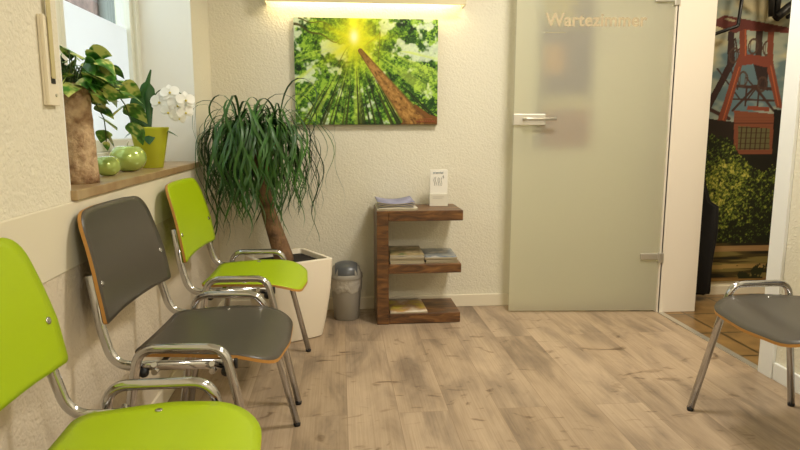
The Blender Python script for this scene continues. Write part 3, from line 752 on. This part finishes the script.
# poster on the wall behind the door
px0, px1 = 1.135, 1.455
po = empty('wall_poster', ((px0 + px1) / 2, YB, .95), 0, 'colourful narrow poster on the wall, blurred behind the frosted glass door', 'poster')
bm = bmesh.new(); bx(bm, px0 - po.location.x, px1 - po.location.x, -.012, -.0005, 0, .95); link('poster_board', bm, PAPERW, po)
def poster(X, Z):
    img = np.zeros(X.shape + (3,)); img[:] = np.array((150, 130, 70)) / 255; U = (X - X.min()) / (X.max() - X.min())
    n = .03 * fbm(X * 20, Z * 20, 5)
    lay(img, sm(.66, .70, Z + n), (176, 158, 30)); lay(img, sm(.68, .72, Z + n) * (U > .62), (104, 90, 40))
    lay(img, sm(.59, .61, Z + n) * (1 - sm(.68, .70, Z + n)), (66, 38, 16))
    b = sm(.42, .45, Z + n) * (1 - sm(.58, .60, Z + n)); lay(img, b, (196, 136, 20)); lay(img, b * sm(.42, .55, U + n), (40, 14, 4))
    b = sm(.31, .33, Z + n) * (1 - sm(.42, .44, Z + n)); lay(img, b, (44, 16, 12)); lay(img, b * (1 - sm(.1, .3, U)), (120, 96, 60))
    b = sm(.24, .26, Z + n) * (1 - sm(.30, .32, Z + n)); lay(img, b, (190, 180, 140))
    lay(img, 1 - sm(.22, .25, Z + n), (140, 84, 20)); lay(img, (1 - sm(.05, .12, U)) * .8, (30, 62, 34))
    return img
print_grid('poster_print', px0 - po.location.x, px1 - po.location.x, 0, .95, 60, 140, -.0126, poster, vcol_mat('poster_ink', .5), po)

# ------------------------------------------------------------------ corridor mural
mx0, mx1, mz0, mz1 = 2.06, 3.4, .085, 2.3
mu = empty('wall_mural', ((mx0 + mx1) / 2, CYB, mz0), 0, 'large wall photo of a red steel mine headframe above trees, in the room beyond', 'mural')
bm = bmesh.new(); bx(bm, mx0 - mu.location.x, mx1 - mu.location.x, -.008, -.0005, 0, mz1 - mz0); link('mural_board', bm, PAPERW, mu)
def mural(X0, Z0):
    X = X0 + mu.location.x; Z = Z0 + mz0
    wob = .006 * (fbm(X * 30, Z * 30, 8) - .5)
    P = lambda pts: inpoly(X + wob * .4, Z + wob * .4, pts)
    img = np.zeros(X.shape + (3,)); img[:] = np.array((140, 148, 136)) / 255
    cl = fbm(X * 3.2, Z * 6, 12, 4); lay(img, sm(.45, .62, cl), (188, 176, 140)); lay(img, 1 - sm(.34, .46, cl), (84, 106, 112))
    lay(img, sm(1.75, 1.95, Z) * .7, (70, 78, 80)); lay(img, sm(2.62, 2.95, X) * .45, (150, 140, 96))
    D = (46, 26, 24); RD = (112, 56, 38)
    lay(img, P([(2.35, 1.64), (2.39, 1.64), (2.41, 1.45), (2.33, 1.29), (2.24, 1.10), (2.20, 1.13), (2.3, 1.32), (2.36, 1.45)]), D)
    lay(img, P([(2.53, 1.65), (2.575, 1.65), (2.58, 1.48), (2.54, 1.48)]), (52, 34, 28))
    lay(img, P([(2.53, 1.45), (2.625, 1.45), (2.64, 1.29), (2.585, 1.30)]), (40, 26, 24))
    for a, b, w in (((2.42, 1.17), (2.56, 1.32), .008), ((2.69, 1.17), (2.55, 1.32), .008), ((2.42, 1.32), (2.68, 1.30), .010), ((2.40, 1.24), (2.70, 1.23), .006), ((2.44, 1.30), (2.38, 1.44), .005), ((2.30, 1.42), (2.46, 1.24), .005), ((2.5, 1.22), (2.6, 1.36), .005), ((2.49, 1.37), (2.62, 1.24), .005), ((2.47, 1.56), (2.40, 1.52), .005), ((2.40, 1.60), (2.42, 1.52), .005), ((2.5, 1.2), (2.5, 1.31), .006), ((2.58, 1.2), (2.58, 1.31), .006), ((2.24, 1.19), (2.40, 1.12), .012), ((2.22, 1.10), (2.42, 1.06), .012)):
        m_, t_, q_ = seg(X, Z, a, b, w, w); lay(img, m_, (56, 34, 28))
    for cx_, cz_ in ((2.40, 1.50), (2.52, 1.555), (2.615, 1.545), (2.47, 1.36), (2.60, 1.33)):
        rr = np.hypot((X - cx_) / .030, (Z - cz_) / .042); lay(img, (np.abs(rr - 1) < .16) * .9, (70, 50, 40)); lay(img, (np.abs((X - cx_) * 30 % 1 - .5) < .12) * (rr < 1) * .5, (70, 50, 40))
    lay(img, P([(2.42, 1.68), (2.465, 1.68), (2.485, 1.51), (2.46, 1.45), (2.405, 1.19), (2.37, 1.06), (2.315, 1.07), (2.36, 1.23), (2.41, 1.43), (2.435, 1.51)]), RD)
    lay(img, P([(2.605, 1.66), (2.645, 1.66), (2.655, 1.5), (2.66, 1.46), (2.75, 1.18), (2.705, 1.19), (2.625, 1.41), (2.615, 1.5)]), RD)
    lay(img, P([(2.455, 1.51), (2.64, 1.495), (2.645, 1.43), (2.59, 1.435), (2.53, 1.45), (2.44, 1.44)]), (112, 54, 40))
    lay(img, P([(2.44, 1.69), (2.64, 1.67), (2.65, 1.64), (2.45, 1.65)]), (128, 52, 30))
    lay(img, P([(2.25, 1.70), (2.32, 1.735), (2.75, 1.668), (2.745, 1.635), (2.65, 1.640), (2.45, 1.655), (2.4, 1.630), (2.26, 1.675)]), (92, 42, 36))
    lay(img, P([(2.32, 1.712), (2.34, 1.72), (2.40, 1.705), (2.38, 1.695)]), (150, 140, 110))
    for a, b in (((2.46, 1.65), (2.475, 1.50)), ((2.36, 1.10), (2.44, 1.43)), ((2.72, 1.2), (2.645, 1.44))):
        m_, t_, q_ = seg(X, Z, a, b, .004, .004); lay(img, m_, (160, 84, 52))
    # engine house
    lay(img, P([(2.21, 1.13), (2.34, 1.11), (2.44, 1.10), (2.46, .85), (2.1, .85), (2.1, 1.12)]), (34, 24, 16))
    lay(img, P([(2.69, 1.18), (2.76, 1.17), (2.78, 1.24), (2.80, 1.24), (2.80, 1.18), (3.5, 1.19), (3.5, .6), (2.72, .6)]), (18, 14, 10))
    lay(img, (Z < .97) * 1.0, (22, 20, 10))
    br = P([(2.43, 1.17), (2.695, 1.15), (2.705, .90), (2.45, .90)]); lay(img, br, (118, 66, 44)); lay(img, br * (np.sin(Z * 330) > .6) * .15, (80, 40, 24)); lay(img, br * ((Z > 1.09) & (Z < 1.095)), (60, 30, 18))
    gg = P([(2.465, 1.075), (2.675, 1.06), (2.685, .93), (2.475, .93)]); lay(img, gg, (92, 88, 56)); lay(img, gg * ((np.sin(X * 190) > .8) | (np.sin(Z * 190) > .85)), (60, 38, 24))
    lay(img, P([(2.51, 1.175), (2.66, 1.165), (2.66, 1.19), (2.52, 1.20)]), (122, 60, 42))
    # trees
    n = .5 * fbm(X * 34, Z * 34, 31, 5, .8) + .5 * fbm(X * 90, Z * 90, 32, 3, .8) + .0; edge = .93 + .07 * np.sin(X * 11 + 1.2) + .12 * (fbm(X * 12, Z * 0 + 3, 77, 3) - .5) - .10 * sm(2.5, 2.62, X) + .0
    tm = (Z < edge + .09 * (n - .5)) * (Z > .33); lay(img, tm, (22, 26, 8))
    hl = np.exp(-((X - 2.46) / .17) ** 2 - ((Z - .70) / .24) ** 2) + .75 * np.exp(-((X - 2.80) / .10) ** 2 - ((Z - .74) / .18) ** 2) + .7 * np.exp(-((X - 2.3) / .12) ** 2 - ((Z - .55) / .3) ** 2)
    v = n + .16 * (hl - .58); lay(img, tm * sm(.46, .55, v), (76, 92, 28)); lay(img, tm * sm(.55, .64, v), (138, 142, 50)); lay(img, tm * sm(.63, .71, v), (190, 180, 86))
    # ground
    gm = Z <= .335; lay(img, gm, (70, 58, 26)); st = fbm(X * 2.2, Z * 42, 61, 3); lay(img, gm * sm(.48, .56, st), (122, 108, 58)); lay(img, gm * (1 - sm(.36, .44, st)), (30, 28, 12))
    lay(img, (np.abs(Z - .30) < .018) * .85, (164, 128, 84)); lay(img, (np.abs(Z - .165 - .02 * np.sin(X * 3)) < .014) * .8, (176, 144, 84)); lay(img, (np.abs(Z - .10) < .012) * .7, (150, 110, 60))
    lay(img, (fbm(X * 16, Z * 16, 91, 4) > .62) * (Z < .2) * (Z > .1), (34, 38, 14))
    m_, t_, q_ = seg(X, Z, (2.80, .30), (2.80, .48), .018, .01); lay(img, m_, (34, 24, 14))
    return img
print_grid('mural_print', mx0 - mu.location.x, mx1 - mu.location.x, 0, mz1 - mz0, 330, 480, -.0086, mural, vcol_mat('mural_ink', .6), mu)

# coat rack with a hanging coat, in the corridor
cr = empty('coat_rack', (2.40, CYB, 1.65), 0, 'black bent bar coat rack mounted high in front of the mural', 'coat rack')
def rod(name, pts, r=.011, rf=.01): bm = bmesh.new(); tube(bm, fillet(pts, rf, 4) if len(pts) > 2 else pts, r, 10); return link(name, bm, BLACKM, cr)
o0 = cr.location
Lc = lambda x, y, z: (x - o0.x, y - o0.y, z - o0.z)
rod('rack_arm', [Lc(2.10, 3.60, 1.572), Lc(2.351, 3.60, 1.658), Lc(2.372, 3.60, 1.93)], .010)
rod('rack_arm', [Lc(2.535, 3.60, 1.93), Lc(2.556, 3.60, 1.716)], .017)
rod('rack_arm', [Lc(2.60, 3.61, 1.93), Lc(2.590, 3.61, 1.712)], .019)
rod('rack_arm', [Lc(2.585, 3.60, 1.708), Lc(2.66, 3.60, 1.770), Lc(2.80, 3.59, 1.86)], .026)
rod('rack_arm', [Lc(2.655, 3.60, 1.712), Lc(2.80, 3.60, 1.795)], .012)
rod('rack_arm', [Lc(2.50, 3.60, 1.815), Lc(2.44, 3.60, 1.86), Lc(2.40, 3.60, 1.93)], .010)
rod('rack_rail', [Lc(2.06, 3.60, 1.935), Lc(2.85, 3.60, 1.935)], .013)
for x in (2.15, 2.8): rod('rail_bracket', [Lc(x, 3.60, 1.935), Lc(x, CYB - .002, 1.935)], .010)
rod('rack_hook', [Lc(2.125, 3.60, 1.925), Lc(2.125, 3.60, 1.42)], .005)
# long dark coat on the hook with a yellow scarf
ct = empty('hanging_coat', (2.20, 3.60, .04), 0, 'long black coat hanging at the left edge of the mural, yellow scarf at its collar', 'coat')
bm = bmesh.new(); rings = []
for j, (z, hw, hd, ox) in enumerate(((.0, .105, .050, -.02), (.02, .112, .056, -.02), (.20, .105, .055, -.01), (.38, .110, .056, .0), (.55, .100, .055, .0), (.58, .075, .050, -.03), (.70, .058, .045, -.055), (.84, .040, .035, -.07), (.90, .020, .02, -.075))):
    rings.append([bm.verts.new((ox + hw * math.copysign(abs(math.cos(a)) ** .55, math.cos(a)) + .006 * math.sin(a * 7 + j), hd * math.copysign(abs(math.sin(a)) ** .6, math.sin(a)) * (1 + .12 * math.sin(a * 9)), z)) for a in [2 * PI * k / 40 for k in range(40)]])
for a, b in zip(rings, rings[1:]):
    for k in range(40): bm.faces.new([a[k], a[(k + 1) % 40], b[(k + 1) % 40], b[k]]).smooth = True
bm.faces.new(rings[0][::-1]); bm.faces.new(rings[-1]); link('coat_body', bm, COAT, ct)
bm = bmesh.new(); tube(bm, [(-.045, -.05, .66), (-.040, -.055, .80), (-.05, -.045, .92), (-.07, .0, .97), (-.085, .03, .90)], [.012, .017, .017, .015, .012], 10, flat=.5); link('scarf', bm, YELLOW, ct)

# ------------------------------------------------------------------ sill objects
# pothos in a bark vase
pv = empty('potted_pothos', (-.772, 1.925, SZ), 0, 'variegated trailing houseplant in a tall bark covered vase on the window sill', 'houseplant')
bm = bmesh.new(); sg = 28; rings = []
rs = random.Random(5)
for j in range(15):
    t_ = j / 14; z = .288 * t_; r = .057 - .010 * t_
    rings.append([bm.verts.new(((r + rs.uniform(-.0018, .0018)) * math.cos(2 * PI * k / sg), (r + rs.uniform(-.0018, .0018)) * math.sin(2 * PI * k / sg), z)) for k in range(sg)])
rings.append([bm.verts.new((.040 * math.cos(2 * PI * k / sg), .040 * math.sin(2 * PI * k / sg), .288)) for k in range(sg)])
rings.append([bm.verts.new((.040 * math.cos(2 * PI * k / sg), .040 * math.sin(2 * PI * k / sg), .26)) for k in range(sg)])
for a, b in zip(rings, rings[1:]):
    for k in range(sg): bm.faces.new([a[k], a[(k + 1) % sg], b[(k + 1) % sg], b[k]]).smooth = True
bm.faces.new(rings[0][::-1]); bm.faces.new(rings[-1]); link('bark_vase', bm, BARK, pv)
def leaf(bm, base, dirv, L, Wd, droop, mi=0, cup=.25, roll=None):
    """heart-shaped leaf"""
    d = Vector(dirv).normalized(); s = d.cross(Vector((0, 0, 1)))
    if s.length < .05: s = Vector((1, 0, 0))
    s.normalize()
    if roll: s = Matrix.Rotation(roll, 3, d) @ s
    n = 9; pts = [Vector(base)]
    for i in range(n):
        d = (d + Vector((0, 0, -1)) * droop / n).normalized(); pts.append(pts[-1] + d * L / n)
    sh_ = [.30, .80, 1.0, .98, .88, .74, .58, .40, .20, .02]
    ribbon(bm, pts, [Wd / 2 * q for q in sh_], s, .12, mi)
    return pts
bm = bmesh.new(); bs = bmesh.new(); rs = random.Random(23)
# crown of leaves
def pl(az, el, Ls, z0, L, droop, wd=None):
    b0 = Vector((.02 * math.cos(az), .02 * math.sin(az), .27)); d = Vector((math.cos(az) * math.cos(el), math.sin(az) * math.cos(el), math.sin(el)))
    tip = b0 + d * Ls + Vector((0, 0, z0)); 
    tube(bs, [b0, b0.lerp(tip, .5) + Vector((0, 0, .012)), tip], .0018, 6)
    leaf(bm, tip, (d.x, d.y, d.z * .3 - .1), L, wd or L * .98, droop, roll=rs.uniform(-1.2, 1.2))
# niche window side is -x, room side is +x, towards the back wall is +y
for k in range(120):
    az = rs.uniform(-.5, 3.0) if k % 3 else rs.uniform(-3.14, 3.14); el = rs.uniform(-.2, 1.35); Ls = rs.uniform(.03, .12)
    if -2.8 < az < -.3: Ls = min(Ls, .055)
    pl(az, el, Ls, rs.uniform(-.02, .02), rs.uniform(.045, .078), rs.uniform(.3, 2.2))
pl(2.2, .75, .09, .02, .13, .6, .05)
# trailing vine towards +y / +x
vine = [Vector(p) for p in ((.02, .02, .27), (.05, .08, .30), (.07, .15, .28), (.08, .21, .235), (.085, .245, .18))]
tube(bs, vine, .002, 6)
for p, d, L in ((vine[1], (.5, .3, .3), .075), (vine[2], (.9, .2, .2), .085), (vine[2], (-.3, .8, .3), .08), (vine[3], (.6, .6, -.2), .095), (vine[3], (-.6, .4, .0), .075), (vine[4], (.3, .6, -.6), .09), (vine[2], (.1, .5, .7), .07), (vine[1], (-.2, .6, .8), .06)):
    leaf(bm, p, d, L, L * .85, 1.0, roll=rs.uniform(-.5, .5))
vine = [Vector(p) for p in ((.02, .03, .26), (.045, .06, .23), (.055, .085, .19), (.052, .10, .155), (.05, .105, .12))]
tube(bs, vine, .0018, 6)
for p, d, L in ((vine[1], (.4, .5, -.2), .07), (vine[2], (.2, .8, -.1), .075), (vine[3], (.4, .4, -.8), .06), (vine[3], (-.5, .5, -.4), .055), (vine[4], (0, .3, -1), .03)):
    leaf(bm, p, d, L, L * .9, .8, roll=rs.uniform(-.5, .5))
link('foliage', bm, POTHOS, pv); link('stems', bs, STEM, pv)

# two glazed apples
def apple(name, loc, r, hk, label, stem):
    a = empty(name, loc, 0, label, 'ornament', 'green glazed apples on the window sill')
    bm = bmesh.new(); prof = []
    n = 22
    for i in range(n + 1):
        t_ = PI * i / n; rr = r * math.sin(t_) ** .9 if 0 < i < n else .0008
        zz = hk * (1 - math.cos(t_)) / 2
        if t_ > 2.4: zz -= hk * .16 * ((t_ - 2.4) / .74) ** 2
        if t_ < .5: zz += hk * .03 * (1 - t_ / .5) ; 
        prof.append((rr, max(zz, 0)))
    zb = min(p[1] for p in prof); prof = [(p[0], p[1] - zb) for p in prof]
    lathe(bm, prof, 0, 0, 36); link('apple_body', bm, GLAZE, a)
    zt = hk * .82; bm = bmesh.new(); tube(bm, [(0, 0, zt), (.003 * stem, -.006 * stem, zt + .015 * stem), (.012 * stem, -.018 * stem, zt + .026 * stem)], .0022, 8); link('apple_stem', bm, STEEL, a)
apple('decorative_apple', (-.79, 2.215, SZ), .043, .074, 'smaller green iridescent apple ornament on the window sill', .35)
apple('decorative_apple', (-.795, 2.445, SZ), .066, .106, 'larger green iridescent apple ornament on the sill, next to the orchid pot', 1.0)

# orchid
oc = empty('potted_orchid', (-.775, 2.665, SZ), 0, 'white orchid in a yellow green tapered pot on the window sill', 'orchid')
bm = bmesh.new(); lathe(bm, [(.044, 0), (.047, .003), (.075, .158), (.077, .163), (.075, .166), (.071, .163), (.064, .145)], 0, 0, 36, cap=False)
bm.faces.new([v for v in sorted([v for v in bm.verts if v.co.z < .0001], key=lambda v: math.atan2(v.co.y, v.co.x))]); link('pot', bm, ORCHPOT, oc)
bm = bmesh.new(); lathe(bm, [(.001, .153), (.065, .150)], 0, 0, 24, cap=False); link('bark_soil', bm, SOIL, oc)
bm = bmesh.new()
def strap(base, dirv, L, Wd, droop, roll=None, cup=.3):
    d = Vector(dirv).normalized(); s = d.cross(Vector((0, 0, 1))); s = s.normalized() if s.length > .05 else Vector((.8, .6, 0)).normalized()
    if roll: s = Matrix.Rotation(roll, 3, d) @ s
    n = 11; pts = [Vector(base)]
    for i in range(n): d = (d + Vector((0, 0, -1)) * droop / n).normalized(); pts.append(pts[-1] + d * L / n)
    wd = [.45, .7, .9, 1, 1.05, 1.08, 1.05, .98, .86, .66, .4, .02]; ribbon(bm, pts, [Wd / 2 * q for q in wd], s, cup)
camside = Vector((.96, .28, 0))
def up_leaf(pts, wds):
    P = fillet(pts, .08, 5); n = len(P); w = [np.interp(i / (n - 1), np.linspace(0, 1, len(wds)), wds) for i in range(n)]
    ribbon(bm, P, [float(v) for v in w], camside, .3)
up_leaf([(.0, -.01, .15), (.005, .0, .25), (.0, .0, .33), (.02, .0, .395)], [.010, .022, .029, .028, .020, .003])
up_leaf([(.0, -.02, .15), (-.035, -.03, .21), (-.03, -.03, .28), (.015, -.03, .335)], [.010, .026, .030, .024, .003])
up_leaf([(-.01, -.02, .15), (-.045, -.05, .18), (-.05, -.05, .215)], [.012, .016, .014, .003])
strap((0.0, -.01, .155), (.25, -.9, .55), .11, .05, 2.6)
strap((.01, 0, .155), (.95, .1, .35), .11, .036, 1.2); strap((-.01, 0, .155), (-.9, -.2, .35), .10, .04, 1.4); strap((0, .01, .155), (-.3, .9, .5), .10, .045, 1.4)
strap((-.01, -.01, .155), (-.5, -.5, .9), .10, .03, .6)
link('leaves', bm, ORCHL, oc)
bm = bmesh.new()
stemp = fillet([(.0, .0, .15), (.01, .0, .24), (.04, -.01, .31), (.10, -.02, .325), (.16, -.03, .285), (.18, -.03, .23)], .05, 6)
tube(bm, stemp, .0022, 8); link('flower_stem', bm, STEM, oc)
def flower(c, nrm, r, rot):
    n = Vector(nrm).normalized(); a = n.cross(Vector((0, 0, 1))).normalized(); b = a.cross(n)
    bm = bmesh.new()
    for k, (ang, L, w, back) in enumerate(((90, 1, .62, .1), (210, .95, .58, .1), (330, .95, .58, .1), (20, 1.02, 1.0, 0), (160, 1.02, 1.0, 0))):
        t_ = R(ang + rot); d = a * math.cos(t_) + b * math.sin(t_); s = n.cross(d)
        pts = [Vector(c) + d * r * L * q - n * r * (.12 * q * q + back) for q in (0, .15, .35, .55, .75, .9, 1)]
        ribbon(bm, pts, [r * w * .5 * q for q in (.2, .6, .95, 1.05, .9, .6, .15)], s, .15)
    f = link('flower', bm, ORCHF, oc)
    bm = bmesh.new(); bmesh.ops.create_uvsphere(bm, u_segments=8, v_segments=6, radius=r * .12, matrix=Matrix.Translation(Vector(c) + n * r * .1)); link('flower_lip', bm, ORCHC, f)
for c, nv, r, rot in (((.060, -.05, .262), (-.1, -1, .1), .040, 8), ((.105, -.06, .300), (.1, -1, .3), .038, -10), ((.130, -.05, .250), (.3, -1, 0), .042, 15), ((.165, -.06, .270), (.5, -1, .1), .038, 0), ((.095, -.06, .222), (-.1, -1, -.2), .036, 30), ((.160, -.05, .222), (.6, -1, -.2), .035, -20), ((.135, -.055, .198), (.2, -1, -.4), .026, 12)):
    flower(c, nv, r, rot)

# ------------------------------------------------------------------ lights
def area(name, loc, rot, sx, sy, e, col):
    l = bpy.data.lights.new(name, 'AREA'); l.shape = 'RECTANGLE'; l.size = sx; l.size_y = sy; l.energy = e; l.color = col
    o = bpy.data.objects.new(name, l); COL.objects.link(o); o.location = loc; o.rotation_euler = rot; return o
WARM = (1.0, .935, .835)
area('ceiling_panel_light', (1.05, 2.25, H - .02), (0, 0, 0), .4, .4, 37, WARM)
area('ceiling_panel_light', (1.0, -.7, H - .02), (0, 0, 0), .5, .5, 40, WARM)
area('corridor_light', (2.7, 2.6, H - .02), (0, 0, 0),   .4, .4, 23, (1.0, .86, .64))
w = bpy.data.worlds.new('sky'); SC.world = w; w.use_nodes = True
w.node_tree.nodes['Background'].inputs['Color'].default_value = (.86, .95, 1.0, 1); w.node_tree.nodes['Background'].inputs['Strength'].default_value = 2.3

# ------------------------------------------------------------------ camera
cam = bpy.data.cameras.new('camera'); cam.sensor_width = 36; cam.lens = 622 / 800 * 36; cam.clip_start = .02
co = bpy.data.objects.new('camera', cam); COL.objects.link(co)
P = math.atan(96.5 / 622); co.location = (0, 0, 1.06); co.rotation_euler = (PI / 2 - P, 0, -R(5.5)); SC.camera = co
SC.view_settings.view_transform = 'Standard'; SC.view_settings.look = 'None'; SC.view_settings.gamma = 1; SC.view_settings.use_curve_mapping = False
SC.view_settings.exposure = 0.07
